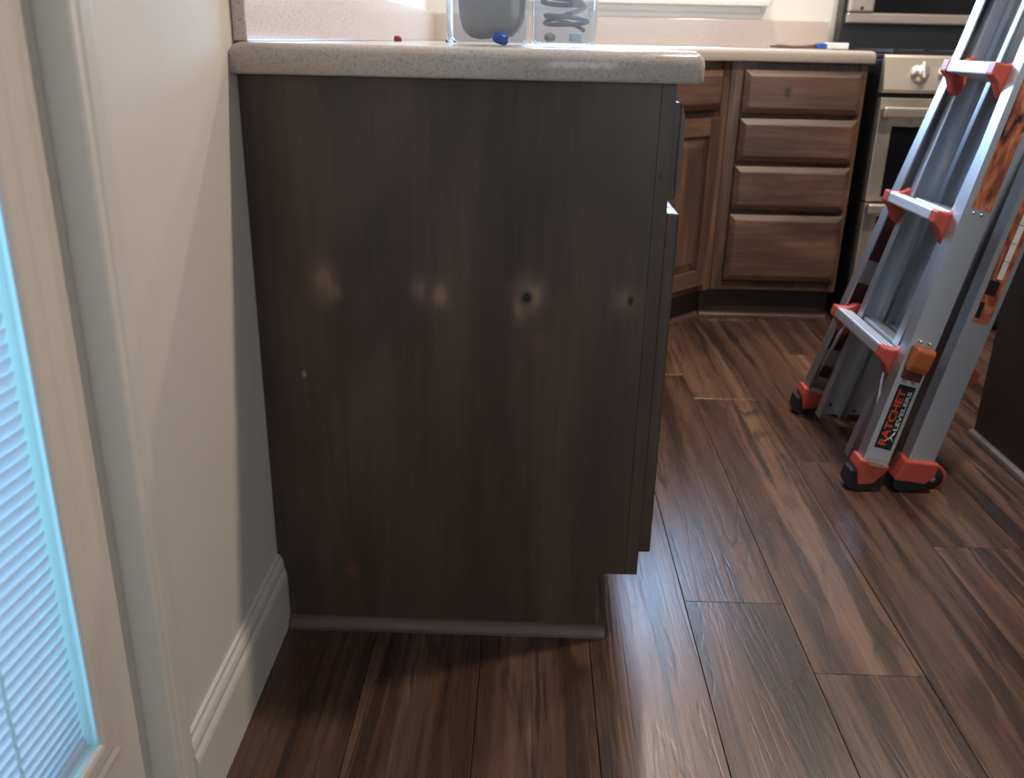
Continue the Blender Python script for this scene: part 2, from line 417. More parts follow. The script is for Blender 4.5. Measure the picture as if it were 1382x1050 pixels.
link('glazing_spacer', finish(bm, 'spacer'), 'spacer', D)
blind = box('blind_rail', (0.024, 0.036, gy0+0.020, gy1-0.040, gz0+0.037, gz0+0.048), 'slat', D, bevel=0.001)
bm = bmesh.new()
L = gy1-gy0-0.060; ym = (gy0+0.020+gy1-0.040)/2
pr = []
for k in range(7):
    a = -1+2*k/6
    pr.append((0.0085*a*0.34, 0.0085*a*0.94, 0.0012*(1-a*a)))
va = []
for yy in (-L/2, L/2):
    va.append([bm.verts.new((p[0]+p[2]*0.86, yy, p[1]-p[2]*0.5)) for p in pr])
    va.append([bm.verts.new((p[0]+p[2]*0.86-0.00022, yy, p[1]-p[2]*0.5+0.00022)) for p in pr])
for k in range(6):
    bm.faces.new((va[0][k], va[0][k+1], va[2][k+1], va[2][k])); bm.faces.new((va[1][k], va[1][k+1], va[3][k+1], va[3][k]))
slat_me = finish(bm, 'slat', True); slat_me.materials.append(M['slat'])
z = gz0+0.054
TILT = -0.055
while z < gz1-0.03:
    o = bpy.data.objects.new('slat', slat_me); COL.objects.link(o); o.parent = blind
    o.location = (0.0300, ym, z); o.rotation_euler = (TILT*min(1, (z-gz0)/0.10), 0, 0)
    z += 0.0133
for yy in (gy1-0.150, gy0+0.150):
    tube('ladder_cord', [(0.0375, yy+0.0010*(-1)**i, gz0+0.05+0.0133*i) for i in range(120)], 0.0017, 'spacer', blind, 6)

# ---- kitchen window in the back wall
Wn = struct(empty('window_1', (0.81, RY1, 1.12)))
bm = bmesh.new()
for b in ((-0.44, -0.39, 0.03, 0.08, 0, 0.80), (0.39, 0.44, 0.03, 0.08, 0, 0.80), (-0.39, 0.39, 0.03, 0.08, 0, 0.05), (-0.39, 0.39, 0.03, 0.08, 0.75, 0.80), (-0.02, 0.02, 0.03, 0.08, 0.05, 0.75)):
    add_box(bm, *b)
link('window_frame', finish(bm, 'window_frame'), 'trim', Wn)
box('pane', (-0.39, -0.02, 0.05, 0.054, 0.05, 0.75), 'glass', Wn, bevel=0)
box('pane', (0.02, 0.39, 0.05, 0.054, 0.05, 0.75), 'glass', Wn, bevel=0)
box('window_stool', (-0.50, 0.497, -0.055, 0.03, -0.022, 0.0), 'trim', Wn, bevel=0.006, seg=3)
box('window_apron', (-0.47, 0.47, -0.014, 0.0, -0.045, -0.022), 'trim', Wn, bevel=0.003)
for sx in (-1, 1):
    box('window_casing', (sx*0.47-0.03, sx*0.47+0.03, -0.016, 0.0, 0.0, 0.86), 'trim', Wn, bevel=0.003)
box('window_casing', (-0.50, 0.50, -0.016, 0.0, 0.80, 0.86), 'trim', Wn, bevel=0.003)
Wr = struct(empty('window_2', (1.9, RY0, 0.45)))
bm = bmesh.new()
for b in ((-1.1, -1.04, -0.08, -0.03, 0, 1.65), (1.04, 1.1, -0.08, -0.03, 0, 1.65), (-1.04, 1.04, -0.08, -0.03, 0, 0.06), (-1.04, 1.04, -0.08, -0.03, 1.59, 1.65), (-0.03, 0.03, -0.08, -0.03, 0.06, 1.59)):
    add_box(bm, *b)
link('window_frame', finish(bm, 'window_frame'), 'trim', Wr)
box('pane', (-1.04, -0.03, -0.06, -0.056, 0.06, 1.59), 'glass', Wr, bevel=0)
box('pane', (0.03, 1.04, -0.06, -0.056, 0.06, 1.59), 'glass', Wr, bevel=0)

# ------------------------------------------------------------------ cabinets
ZT, ZC, TK, TD = 0.908, 0.950, 0.120, 0.066        # carcass top, worktop top, toe-kick height and depth
def drawer_front(parent, x0, x1, z0, z1, mat='stain_h', t=0.021):
    cx, cz, w, h = (x0+x1)/2, (z0+z1)/2, (x1-x0)/2, (z1-z0)/2
    bm = bmesh.new(); rings = []
    for (ins, y) in ((0, 0), (0, -0.009), (0.003, -0.012), (0.019, -t+0.001), (0.022, -t)):
        rings.append([bm.verts.new((sx*(w-ins), y, sz*(h-ins))) for sx, sz in ((-1, -1), (1, -1), (1, 1), (-1, 1))])
    for A, B in zip(rings, rings[1:]):
        for k in range(4): bm.faces.new((A[k], A[(k+1) % 4], B[(k+1) % 4], B[k]))
    bm.faces.new(rings[0]); bm.faces.new(rings[-1])
    return link('drawer_front', finish(bm, 'drawer_front'), mat, parent, (cx, -0.001, cz))
def cab_door(parent, x0, x1, z0, z1, t=0.021, s=0.058, mv='stain_v', mh='stain_h'):
    cx, cz, w, h = (x0+x1)/2, (z0+z1)/2, (x1-x0)/2, (z1-z0)/2
    d = None
    for sx in (-1, 1):
        bm = bmesh.new(); add_box(bm, sx*w-(s if sx > 0 else 0), sx*w+(s if sx < 0 else 0), -t, 0, -h, h); bev(bm, 0.0035, 2)
        me = finish(bm, 'door')
        if d is None: d = link('door', me, mv, parent, (cx, -0.001, cz))
        else: link('stile', me, mv, d)
    for sz in (-1, 1):
        box('rail', (-w+s+0.0004, w-s-0.0004, -t+0.0006, 0, sz*h-(s if sz > 0 else 0), sz*h+(s if sz < 0 else 0)), mh, d, 0.003, 2)
    bm = bmesh.new(); rings = []
    for ins, y in ((s, -0.002), (s, -0.008), (s+0.004, -0.009), (s+0.032, -0.018), (s+0.034, -0.0185)):
        rings.append([bm.verts.new((sx*(w-ins), y, sz*(h-ins))) for sx, sz in ((-1, -1), (1, -1), (1, 1), (-1, 1))])
    for A, B in zip(rings, rings[1:]):
        for k in range(4): bm.faces.new((A[k], A[(k+1) % 4], B[(k+1) % 4], B[k]))
    bm.faces.new(rings[0]); bm.faces.new(rings[-1])
    link('raised_panel', finish(bm, 'raised_panel'), mv, d)
    return d
def face_frame(parent, w, xs, zs, t=0.02, s=0.04, z0=TK, z1=ZT):
    bm = bmesh.new()
    for xx in xs: add_box(bm, xx-s/2, xx+s/2, 0, t, z0, z1)
    for (za, zb) in zs:
        for a, b in zip(xs, xs[1:]): add_box(bm, a+s/2, b-s/2, 0.009, t, za, zb)
    return link('face_frame', finish(bm, 'face_frame'), 'stain_v', parent)

# near run (fronts face +x): the first unit carries the end panel
def near_unit(y0, y1, label, end=False):
    w = y1-y0
    c = empty('base_cabinet', (0.61, y0, 0), (0, 0, math.pi/2))     # local x = along y, local -y = towards +x
    tag(c, label, 'cabinet', 'base cabinets under the near worktop')
    body0 = 0.022 if end else 0.0
    box('body', (body0, w-0.001, 0.021, 0.594, TK, ZT), 'stain_dark', c)
    box('toe_kick', (0.003, w+(0.026 if y1 > 1.4 else -0.001), TD, TD+0.016, 0.0, TK-0.001), 'stain_v', c)
    face_frame(c, w, (0.021 if end else 0.02, w-0.021), ((TK, TK+0.03), (0.727, 0.742), (ZT-0.03, ZT)))
    drawer_front(c, 0.020, w-0.010, 0.746, 0.882, 'near_h')
    cab_door(c, 0.020, w-0.010, 0.152, 0.726, mv='near_v', mh='near_h')
    return c
c1 = near_unit(0.0, 0.46, 'dark stained base cabinet with a plain knotty end panel under the near worktop', True)
# end panel (own coordinates: x across, z up, face at y=0), seen full on
bm = bmesh.new()
pts = [(0.002, 0.907), (0.5893, 0.907), (0.5893, TK), (0.61-TD, TK), (0.61-TD, 0.001), (0.0165, 0.001), (0.0165, 0.096), (0.0125, 0.113), (0.0125, 0.119), (0.010, 0.130), (0.006, 0.139), (0.002, 0.140)]
A = [bm.verts.new((a, 0.0, b)) for a, b in pts]; B = [bm.verts.new((a, 0.0195, b)) for a, b in pts]
bm.faces.new(A); bm.faces.new(B)
for i in range(len(pts)): bm.faces.new((A[i], A[(i+1) % len(pts)], B[(i+1) % len(pts)], B[i]))
ep = link('end_panel', finish(bm, 'end_panel'), 'panel', c1)
ep.location = (0, 0.61, 0); ep.rotation_euler = (0, 0, -math.pi/2)
ep['label'] = 'dark greyish brown veneered end panel with pale knots'
es = box('end_stile', (0.5897, 0.6097, 0.0003, 0.0195, TK, 0.907), 'panel', c1, 0.0004)
es.location = (0, 0.61, 0); es.rotation_euler = (0, 0, -math.pi/2)
QR = [(0, 0)] + [(-0.017*math.sin(a), 0.019*math.cos(a)) for a in [i*math.pi/2/6 for i in range(7)]]
sm = prism('shoe_moulding', QR, 0, 0.0165, 0.561, 'shoe', c1)                       # along x, in front of the panel
sm.location = (0, 0.61, 0); sm.rotation_euler = (0, 0, -math.pi/2)
sm2 = prism('shoe_moulding', [(-b*0.9, c) for b, c in QR], 1, 0.004, 0.458, 'stain_y', c1)
sm2.location = (0, 0.61, 0); sm2.rotation_euler = (0, 0, -math.pi/2)
for v in sm2.data.vertices: v.co.x += 0.61-TD
c2 = near_unit(0.461, 0.96, 'dark stained base cabinet, second from the knotty end panel under the near worktop')
c3 = near_unit(0.961, 1.459, 'dark stained base cabinet beside the diagonal corner cabinet')

# diagonal corner cabinet
DX, DY = 1.080, 1.930
cc = empty('corner_cabinet', (0.61, 1.46, 0), (0, 0, math.pi/4))
tag(cc, 'brown stained diagonal corner base cabinet with raised panel door', 'cabinet')
dl = math.hypot(DX-0.61, DY-1.46)
q = math.sqrt(0.5)
def loc2(x, y): dx, dy = x-0.61, y-1.46; return (dx*q+dy*q, -dx*q+dy*q)
prism('body', [loc2(*p) for p in ((0.625, 1.475+0.012), (1.060+0.005, 1.945), (1.078, 1.955), (1.078, 2.488), (0.016, 2.488), (0.016, 1.462), (0.60, 1.462))], 2, TK, ZT, 'stain_dark', cc)
box('toe_kick', (-0.026, dl+0.026, TD, TD+0.016, 0, TK-0.001), 'stain_dark', cc)
prism('shoe_moulding', [(TD+a, b) for a, b in QR], 0, -0.020, dl+0.020, 'stain_h', cc)
face_frame(cc, dl, (0.022, dl-0.022), ((TK, TK+0.03), (0.727, 0.742), (ZT-0.03, ZT)))
drawer_front(cc, 0.050, dl-0.062, 0.755, 0.882)
cab_door(cc, 0.050, dl-0.062, 0.152, 0.730)

# drawer bank on the back wall
db = empty('drawer_cabinet', (1.081, 1.930, 0))
tag(db, 'brown stained four-drawer base cabinet beside the stainless range', 'cabinet')
dw = 0.455
box('body', (0.0, dw, 0.021, 0.556, TK, ZT), 'stain_dark', db)
box('toe_kick', (-0.026, dw, TD, TD+0.016, 0, TK-0.001), 'stain_dark', db)
prism('shoe_moulding', [(TD+a, b) for a, b in QR], 0, -0.020, dw, 'stain_h', db)
face_frame(db, dw, (0.028, dw-0.012), ((TK, TK+0.03), (0.728, 0.738), (0.565, 0.578), (0.398, 0.41), (ZT-0.03, ZT)), s=0.024)
bm = bmesh.new(); add_box(bm, 0.0, 0.016, 0.0, 0.02, TK, ZT)
link('filler_strip', finish(bm, 'filler_strip'), 'stain_v', db)
for i, (za, zb) in enumerate(((0.740, 0.884), (0.580, 0.726), (0.412, 0.566), (0.158, 0.398))):
    drawer_front(db, 0.042, dw-0.012, za, zb, 'stain_knot' if i == 0 else 'stain_h')

# worktop: one L with a diagonal corner; splash strips are its parts
wt = empty('worktop', (0, 0, ZT))
tag(wt, 'beige speckled granite worktop with rounded edge over the dark cabinets', 'worktop')
wp = [(0.001, -0.030), (0.632, -0.030), (0.642, -0.020), (0.642, 1.452), (1.090, 1.899), (1.546, 1.899), (1.546, 2.488), (0.001, 2.488)]
bm = bmesh.new()
A = [bm.verts.new((a, b, 0.0005)) for a, b in wp]; B = [bm.verts.new((a, b, ZC-ZT)) for a, b in wp]
bm.faces.new(A); bm.faces.new(B)
for i in range(len(wp)): bm.faces.new((A[i], A[(i+1) % len(wp)], B[(i+1) % len(wp)], B[i]))
bmesh.ops.recalc_face_normals(bm, faces=bm.faces)
te = [e for e in bm.edges if all(v.co.z > 0.03 for v in e.verts)]
bmesh.ops.bevel(bm, geom=te, offset=0.017, segments=6, affect='EDGES', profile=0.5)
be = [e for e in bm.edges if all(v.co.z < 0.001 for v in e.verts)]
bmesh.ops.bevel(bm, geom=be, offset=0.004, segments=2, affect='EDGES', profile=0.5)
slab = link('slab', finish(bm, 'slab'), 'granite', wt)
for p in slab.data.polygons: p.use_smooth = abs(p.normal.z) < 0.98
tag(box('splashback', (0.001, 0.020, -0.004, 2.468, ZC+0.0005, ZC+0.100), 'splash', None, 0.002, 2), 'pinkish granite splashback strip along the left wall', 'splashback', 'splashback strips')
tag(box('splashback', (0.001, 1.546, 2.469, 2.488, ZC+0.0005, ZC+0.100), 'splash', None, 0.002, 2), 'pinkish granite splashback strip under the kitchen window', 'splashback', 'splashback strips')

# island cabinet on the right with its own top
isl = empty('island_cabinet', (1.612, 0.919, 0))
tag(isl, 'dark stained island cabinet behind the ladder at right', 'cabinet')
box('body', (0.013, 0.62, -1.60, -0.013, 0.0, ZT), 'stain_dark', isl)
box('side_panel', (0.0, 0.012, -1.60, 0.0, 0.0, ZT), 'island', isl)
box('end_panel', (0.012, 0.62, -0.012, 0.0, 0.0, ZT), 'island', isl)
prism('shoe_moulding', [(a, b) for a, b in QR], 1, -1.60, 0.0, 'shoe', isl)
bm = bmesh.new(); add_box(bm, -0.004, 0.65, -1.62, 0.02, ZT, ZC); bev(bm, 0.008, 3)
link('worktop', finish(bm, 'island_top'), 'granite', isl)

# ------------------------------------------------------------------ range
rg = empty('range', (1.572, 1.875, 0))
tag(rg, 'stainless double-oven range with black glass doors and front knobs', 'range')
RW = 0.758
box('body', (0.0, RW, 0.03, 0.60, 0.012, 0.925), 'steel_dark', rg, 0.002)
for fx in (0.05, RW-0.05): lathe('foot', [(0.018, 0.0), (0.018, 0.013)], 'rubber', rg, 16, loc=(fx, 0.08, 0))
box('kick_plate', (0.004, RW-0.004, 0.012, 0.03, 0.03, 0.118), 'steel_dark', rg)
cp = prism('control_panel', [(0.03, 0.820), (-0.012, 0.822), (-0.016, 0.832), (0.014, 0.932), (0.020, 0.940), (0.03, 0.940)], 0, 0.0, RW, 'steel', rg)
ang = math.atan2(0.030, 0.100)
for kx in (0.115, 0.205, 0.379, 0.553, 0.643):
    k = lathe('knob', [(0.030, 0.0), (0.030, 0.008), (0.024, 0.010), (0.022, 0.030), (0.019, 0.034), (0.0, 0.034)], 'knob', rg, 24,
              loc=(kx, -0.002, 0.884), rot=(math.pi/2+ang*-1, 0, 0))
    g = box('grip', (-0.006, 0.006, -0.026, 0.026, 0.030, 0.044), 'knob', k, 0.003, 2)
def oven_door(z0, z1, gz, hz):
    d = box('oven_door', (0.002, RW-0.002, -0.008, 0.028, z0, z1), 'steel', rg, 0.004, 2)
    box('door_glass', (0.050, RW-0.050, -0.0105, -0.0075, gz[0], gz[1]), 'blackglass', d, 0.001)
    h = box('handle', (-0.002, RW+0.002, -0.062, -0.040, hz-0.017, hz+0.017), 'steel', d, 0.007, 3)
    for hx in (0.004, RW-0.034): box('handle_post', (hx, hx+0.030, -0.040, -0.008, hz-0.011, hz+0.011), 'steel', d, 0.003)
oven_door(0.462, 0.806, (0.480, 0.715), 0.762)
oven_door(0.125, 0.456, (0.150, 0.412), 0.443)
ct = box('cooktop', (0.0, RW, 0.021, 0.575, 0.9255, 0.942), 'blackglass', rg, 0.003, 2)
for gx in (0.20, 0.56):
    bm = bmesh.new()
    for o_ in (-0.15, -0.05, 0.05, 0.15): add_box(bm, gx+o_-0.006, gx+o_+0.006, 0.07, 0.53, 0.948, 0.958)
    for yy in (0.07, 0.30, 0.52): add_box(bm, gx-0.16, gx+0.16, yy-0.006, yy+0.006, 0.9425, 0.953)
    link('grate', finish(bm, 'grate'), 'iron', rg)
bg = box('backguard', (0.0, RW, 0.530, 0.600, 0.943, 1.24), 'steel_dark', rg, 0.003, 2)
box('guard_trim', (0.012, RW-0.012, 0.508, 0.5295, 1.045, 1.082), 'steel', bg, 0.006, 2)
box('guard_trim', (0.012, RW-0.012, 0.508, 0.5295, 1.200, 1.236), 'steel', bg, 0.006, 2)
for gx in (0.012, RW-0.012-0.095):
    box('end_cap', (gx, gx+0.095, 0.500, 0.5295, 1.0825, 1.1995), 'steel', bg, 0.010, 3)
lathe('screw', [(0.006, 0), (0.006, 0.003), (0.0, 0.003)], 'steel_dark', bg, 12, loc=(0.060, 0.4998, 1.098), rot=(math.pi/2, 0, 0))
box('display', (0.108, RW-0.108, 0.515, 0.5295, 1.0825, 1.1995), 'blackglass', bg, 0.002)

# ------------------------------------------------------------------ ladder (folded, leaning on the island)
AL = math.atan(0.245); TA = 0.245
ladder = empty('ladder', (1.173, 0.822, 0.0), (0, AL, 0))
tag(ladder, 'folded aluminium multi-position ladder with orange brackets leaning on the island', 'ladder')
SEP = 0.08
HW0, FL = 0.254, 0.088
def hw(s): return HW0-FL*min(s, 1.0)
SH = 0.0
def y_in(side): return side*0.137
def ladder_rail(name, half, side, kind):
    s0, s1 = (0.055, 1.38) if kind == 'outer' else (0.035, 1.36)
    n0, n1, wd = (0.0, 0.060, 0.040) if kind == 'outer' else (0.018, 0.075, 0.030)
    th = 0.004
    C = [(n0, 0), (n1, 0), (n1, wd), (n1-th, wd), (n1-th, th), (n0+th, th), (n0+th, wd), (n0, wd)]
    bm = bmesh.new(); rings = []
    for s in ((s0, 1.0, s1)):
        ring = []
        for n, w in C:
            nn = n if half == 0 else 2*SEP-n
            ss = s + (TA*nn if s == s0 else 0)
            yo = side*hw(ss) if kind == 'outer' else y_in(side)
            ring.append(bm.verts.new((nn, yo-side*w, ss)))
        rings.append(ring)
    for A, B in zip(rings, rings[1:]):
        for i in range(8): bm.faces.new((A[i], A[(i+1) % 8], B[(i+1) % 8], B[i]))
    bm.faces.new(rings[0]); bm.faces.new(rings[-1])
    bev_e = []
    return link(name, finish(bm, name), 'alu', ladder)
rails = {}
for half in (0, 1):
    for side in (-1, 1):
        rails[half, side] = ladder_rail('outer_rail', half, side, 'outer')
        ladder_rail('inner_rail', half, side, 'inner')
RS = (0.318, 0.632, 0.946, 1.26)
def bracket(half, side, s):
    """orange cast bracket: wide at the rail, narrowing to a nose at the rung end"""
    ye = hw(s)-0.041
    prof = [(-0.033, 0.013), (-0.033, -0.014), (-0.014, -0.026), (0.004, -0.052), (0.020, -0.060), (0.030, -0.030), (0.030, 0.034), (0.018, 0.030), (0.004, 0.017), (-0.012, 0.013)]
    bm = bmesh.new()
    A, B = [], []
    for n, ds in prof:
        nn = n if half == 0 else 2*SEP-n*(1.35 if n < 0 else 1)
        wide = 0.034 if n < 0.0 else 0.026
        A.append(bm.verts.new((nn, side*(ye-FL*0-0.0), s+ds))); B.append(bm.verts.new((nn, side*(ye-wide), s+ds)))
    bm.faces.new(A); bm.faces.new(B)
    for i in range(len(prof)): bm.faces.new((A[i], A[(i+1) % len(prof)], B[(i+1) % len(prof)], B[i]))
    bev(bm, 0.004, 2)
    return link('rung_bracket', finish(bm, 'rung_bracket'), 'orange', ladder)
for half in (0, 1):
    for s in RS:
        e = hw(s)-0.041-0.030
        def rung(name, na, nb, yl, sa, sb):
            if half: na, nb = 2*SEP-nb, 2*SEP-na
            bm = bmesh.new(); add_box(bm, na, nb, -yl, yl, sa, sb); bev(bm, 0.004, 2)
            r_ = link(name, finish(bm, name), 'alu_y', ladder)
            return r_
        r_ = rung('rung', -0.031, 0.012, e, s-0.014, s+0.012)
        rung('inner_rung', 0.024, 0.070, 0.1315, s-0.012, s+0.016)
        for side in (-1, 1): bracket(half, side, s)
# tread ribs on the three visible rungs
for s in RS[:3]:
    e = hw(s)-0.075
    for k in range(3):
        box('tread_rib', (-0.024+k*0.012, -0.021+k*0.012, -e, e, s+0.0118, s+0.0132), 'alu_y', ladder, 0)
# dark red sleeves on the inside of the far front rail
for (a, b) in ((0.115, 0.150), (0.20, 0.27), (0.335, 0.395), (0.46, 0.60)):
    bm = bmesh.new(); y0 = hw((a+b)/2)
    A = [bm.verts.new((n, hw(s)-0.0046, s)) for n, s in ((0.006, a), (0.054, a), (0.054, b), (0.006, b))]
    B = [bm.verts.new((n, hw(s)-0.0085, s)) for n, s in ((0.006, a), (0.054, a), (0.054, b), (0.006, b))]
    bm.faces.new(A); bm.faces.new(B)
    for i in range(4): bm.faces.new((A[i], A[(i+1) % 4], B[(i+1) % 4], B[i]))
    link('grip_sleeve', finish(bm, 'grip_sleeve'), 'maroon', ladder)
# feet
def foot(half, side, big):
    base = lambda n: TA*n
    y1 = side*(hw(0.03)+0.004); y0 = side*(hw(0.03)-0.050)
    ya, yb = min(y0, y1), max(y0, y1)
    if big:
        n0, n1 = 2*SEP-0.066, 2*SEP+0.006
        bm = bmesh.new()
        pts = [(n0-0.010, base(n0)+0.032), (n1-0.010, base(n1)+0.022), (n1+0.004, base(n1)+0.046), (n1+0.002, 0.118), (n0-0.004, 0.106)]
        nm = 'foot_socket'
    else:
        n0, n1 = -0.004, 0.058
        pts = [(n0+0.012, base(n0)+0.022), (n1-0.018, base(n1)+0.018), (n1-0.004, 0.058), (n1+0.004, 0.082), (n0-0.004, 0.082), (n0-0.006, 0.060)]
        nm = 'foot_socket'
    o = prism(nm, pts, 1, 0, 1, 'orange', ladder) if False else None
    bm = bmesh.new()
    A = [bm.verts.new((n, ya-0.002, s)) for n, s in pts]; B = [bm.verts.new((n, yb, s)) for n, s in pts]
    bm.faces.new(A); bm.faces.new(B)
    for i in range(len(pts)): bm.faces.new((A[i], A[(i+1) % len(pts)], B[(i+1) % len(pts)], B[i]))
    bev(bm, 0.004, 2)
    sock = link(nm, finish(bm, nm), 'orange', ladder)
    bm = bmesh.new()
    rp = []
    na, nb = (n0-0.012, n1+0.002) if not big else (n0-0.006, n1-0.006)
    for i in range(13):                       # rounded sole touching the floor
        a = math.pi + math.pi*i/12
        n = (na+nb)/2 + (nb-na)/2*math.cos(a)
        rp.append((n, base(n) + 0.024 + 0.023*math.sin(a)))
    rp += [(nb+0.004, base(nb)+0.050), (na-0.002, base(na)+0.052)]
    A = [bm.verts.new((n, ya+0.004, s)) for n, s in rp]; B = [bm.verts.new((n, yb-0.004, s)) for n, s in rp]
    bm.faces.new(A); bm.faces.new(B)
    for i in range(len(rp)): bm.faces.new((A[i], A[(i+1) % len(rp)], B[(i+1) % len(rp)], B[i]))
    link('rubber_foot', finish(bm, 'rubber_foot'), 'rubber', sock)
    if not big:
        box('clip', (n0+0.012, n1-0.010, ya-0.006, ya-0.001, 0.076, 0.088), 'steel', sock, 0.0015)
for side in (-1, 1): foot(0, side, False); foot(1, side, True)
# carrying wheels behind the rear feet
for side in (-1, 1):
    yy = side*(hw(0.08)-0.025)
    nC, sC = 2*SEP+0.020, 0.072
    wheel = lathe('wheel', [(0.0, -0.011), (0.024, -0.011), (0.026, -0.009), (0.026, 0.009), (0.024, 0.011), (0.0, 0.011)], 'rubber', ladder, 28, loc=(nC, yy, sC), rot=(math.pi/2, 0, 0))
    bm = bmesh.new(); add_tube(bm, [(0.030*math.cos(2*math.pi*i/28), 0.030*math.sin(2*math.pi*i/28), 0) for i in range(28)], 0.0055, 8, True)
    link('wheel_rim', finish(bm, 'wheel_rim', True), 'orange', wheel)
    lathe('axle_cap', [(0.007, -0.014), (0.007, 0.014), (0.0, 0.014)], 'steel', wheel, 12)
# diagonal stays under the lowest front rung
def strap(p, qv, r=0.0045): return tube('brace', [p, qv], r, 'alu', ladder, 8)
strap((0.004, -0.150, 0.295), (0.012, -(hw(0.1)-0.034), 0.112))
strap((0.004, 0.150, 0.295), (0.012, hw(0.1)-0.034, 0.112))
# ratchet lock knob on the near front rail
def on_rail(n, s, lift=0.0): return Vector((n, -(hw(s)+lift), s))
kb = rails[0, -1]
pts = [(0.0005, 0.312), (0.022, 0.308), (0.030, 0.320), (0.030, 0.358), (0.024, 0.366), (0.0005, 0.362)]
bm = bmesh.new()
A = [bm.verts.new((0.008, -(hw(0.32)+l), s)) for l, s in pts]; B = [bm.verts.new((0.050, -(hw(0.32)+l), s)) for l, s in pts]
bm.faces.new(A); bm.faces.new(B)
for i in range(len(pts)): bm.faces.new((A[i], A[(i+1) % len(pts)], B[(i+1) % len(pts)], B[i]))
bev(bm, 0.003, 2)
lk = link('lock_knob', finish(bm, 'lock_knob'), 'amber', ladder)
box('knob_base', (0.009, 0.049, -(hw(0.32)+0.018), -(hw(0.30)+0.0005), 0.286, 0.3105), 'maroon', lk, 0.003, 2)
for n in (0.018, 0.040):
    for s_ in (0.280, 0.374):
        tube('pin', [(n, -(hw(s_)+0.001), s_), (n, -(hw(s_)+0.012), s_)], 0.003, 'steel', lk, 8)
# printed label: black plate, red and white words, small white figure
def rail_quad(name, half, n0, n1, s0, s1, mat, parent, lift=0.0004, th=0.0006):
    bm = bmesh.new(); P = ((n0, s0), (n1, s0), (n1, s1), (n0, s1))
    A = [bm.verts.new((n, -(hw(s)+lift), s)) for n, s in P]; B = [bm.verts.new((n, -(hw(s)+lift+th), s)) for n, s in P]
    bm.faces.new(A); bm.faces.new(B)
    for i in range(4): bm.faces.new((A[i], A[(i+1) % 4], B[(i+1) % 4], B[i]))
    return link(name, finish(bm, name), mat, parent)
def rail_word(word, n_base, s0, length, height, mat, parent, lift):
    vs, fs = text_points(word)
    x0 = min(v.x for v in vs); x1 = max(v.x for v in vs); y1 = max(v.y for v in vs)
    me = bpy.data.meshes.new('lettering')
    co = []
    for v in vs:
        s = s0+(v.x-x0)/(x1-x0)*length; n = n_base-v.y/y1*height
        co.append((n, -(hw(s)+lift), s))
    me.from_pydata(co, [], fs); me.update()
    return link('lettering', me, mat, parent)
R0 = rails[0, -1]; R1 = rails[1, -1]
lb = rail_quad('label', 0, 0.012, 0.052, 0.117, 0.271, 'label_black', R0)
rail_word('RATCHET', 0.034, 0.126, 0.134, 0.017, 'label_red', R0, 0.0014)
rail_word('LEVELERS', 0.0475, 0.165, 0.094, 0.009, 'label_white', R0, 0.0014)
tube('figure_mark', [on_rail(0.046, 0.161, 0.0012), on_rail(0.040, 0.147, 0.0012), on_rail(0.030, 0.136, 0.0012)], 0.0014, 'label_white', R0, 6)
tube('figure_mark', [on_rail(0.040, 0.147, 0.0012), on_rail(0.048, 0.139, 0.0012)], 0.0014, 'label_white', R0, 6)
# flame-print stickers
rail_quad('sticker', 0, 0.014, 0.056, 0.672, 0.995, 'flame', R0)
for n in (0.022, 0.040):
    tube('rivet', [on_rail(n, 0.662, 0.0), on_rail(n, 0.662, 0.003)], 0.0032, 'alu', R0, 8)
b0 = 2*SEP-0.048; b1 = 2*SEP-0.010
rail_quad('sticker', 1, b0, b1, 0.445, 0.995, 'flame', R1)
for i in range(9):                                   # blocky white characters, only part of them in view
    s_ = 0.545+i*0.040
    rail_quad('lettering_block', 1, b0+0.014, b0+0.027, s_, s_+0.0385, 'label_white', R1, 0.0012, 0.0004)
rail_quad('lettering_block', 1, b0+0.002, b0+0.026, 0.508, 0.540, 'label_black', R1, 0.0011, 0.0004)
rail_quad('lettering_block', 1, b0+0.001, b0+0.012, 0.455, 0.490, 'label_black', R1, 0.0011, 0.0004)
# rivets where the inner rungs pass the inner rails, and the top hinges
for half in (0, 1):
    for side in (-1, 1):
        nn = 0.046 if half == 0 else 2*SEP-0.046
        for s in RS[:3]+(0.075,):
            lathe('rivet', [(0.0045, -0.0012), (0.004, 0.0012), (0.0, 0.0012)], 'maroon', ladder, 10, loc=(nn, y_in(side)-side*0.0045, s), rot=(math.pi/2, 0, 0))
for side in (-1, 1):
    lathe('hinge', [(0.0, -0.014), (0.055, -0.014), (0.058, -0.010), (0.058, 0.010), (0.055, 0.014), (0.0, 0.014)], 'orange', ladder, 30, loc=(SEP, side*(hw(1.0)-0.020), 1.40), rot=(math.pi/2, 0, 0))

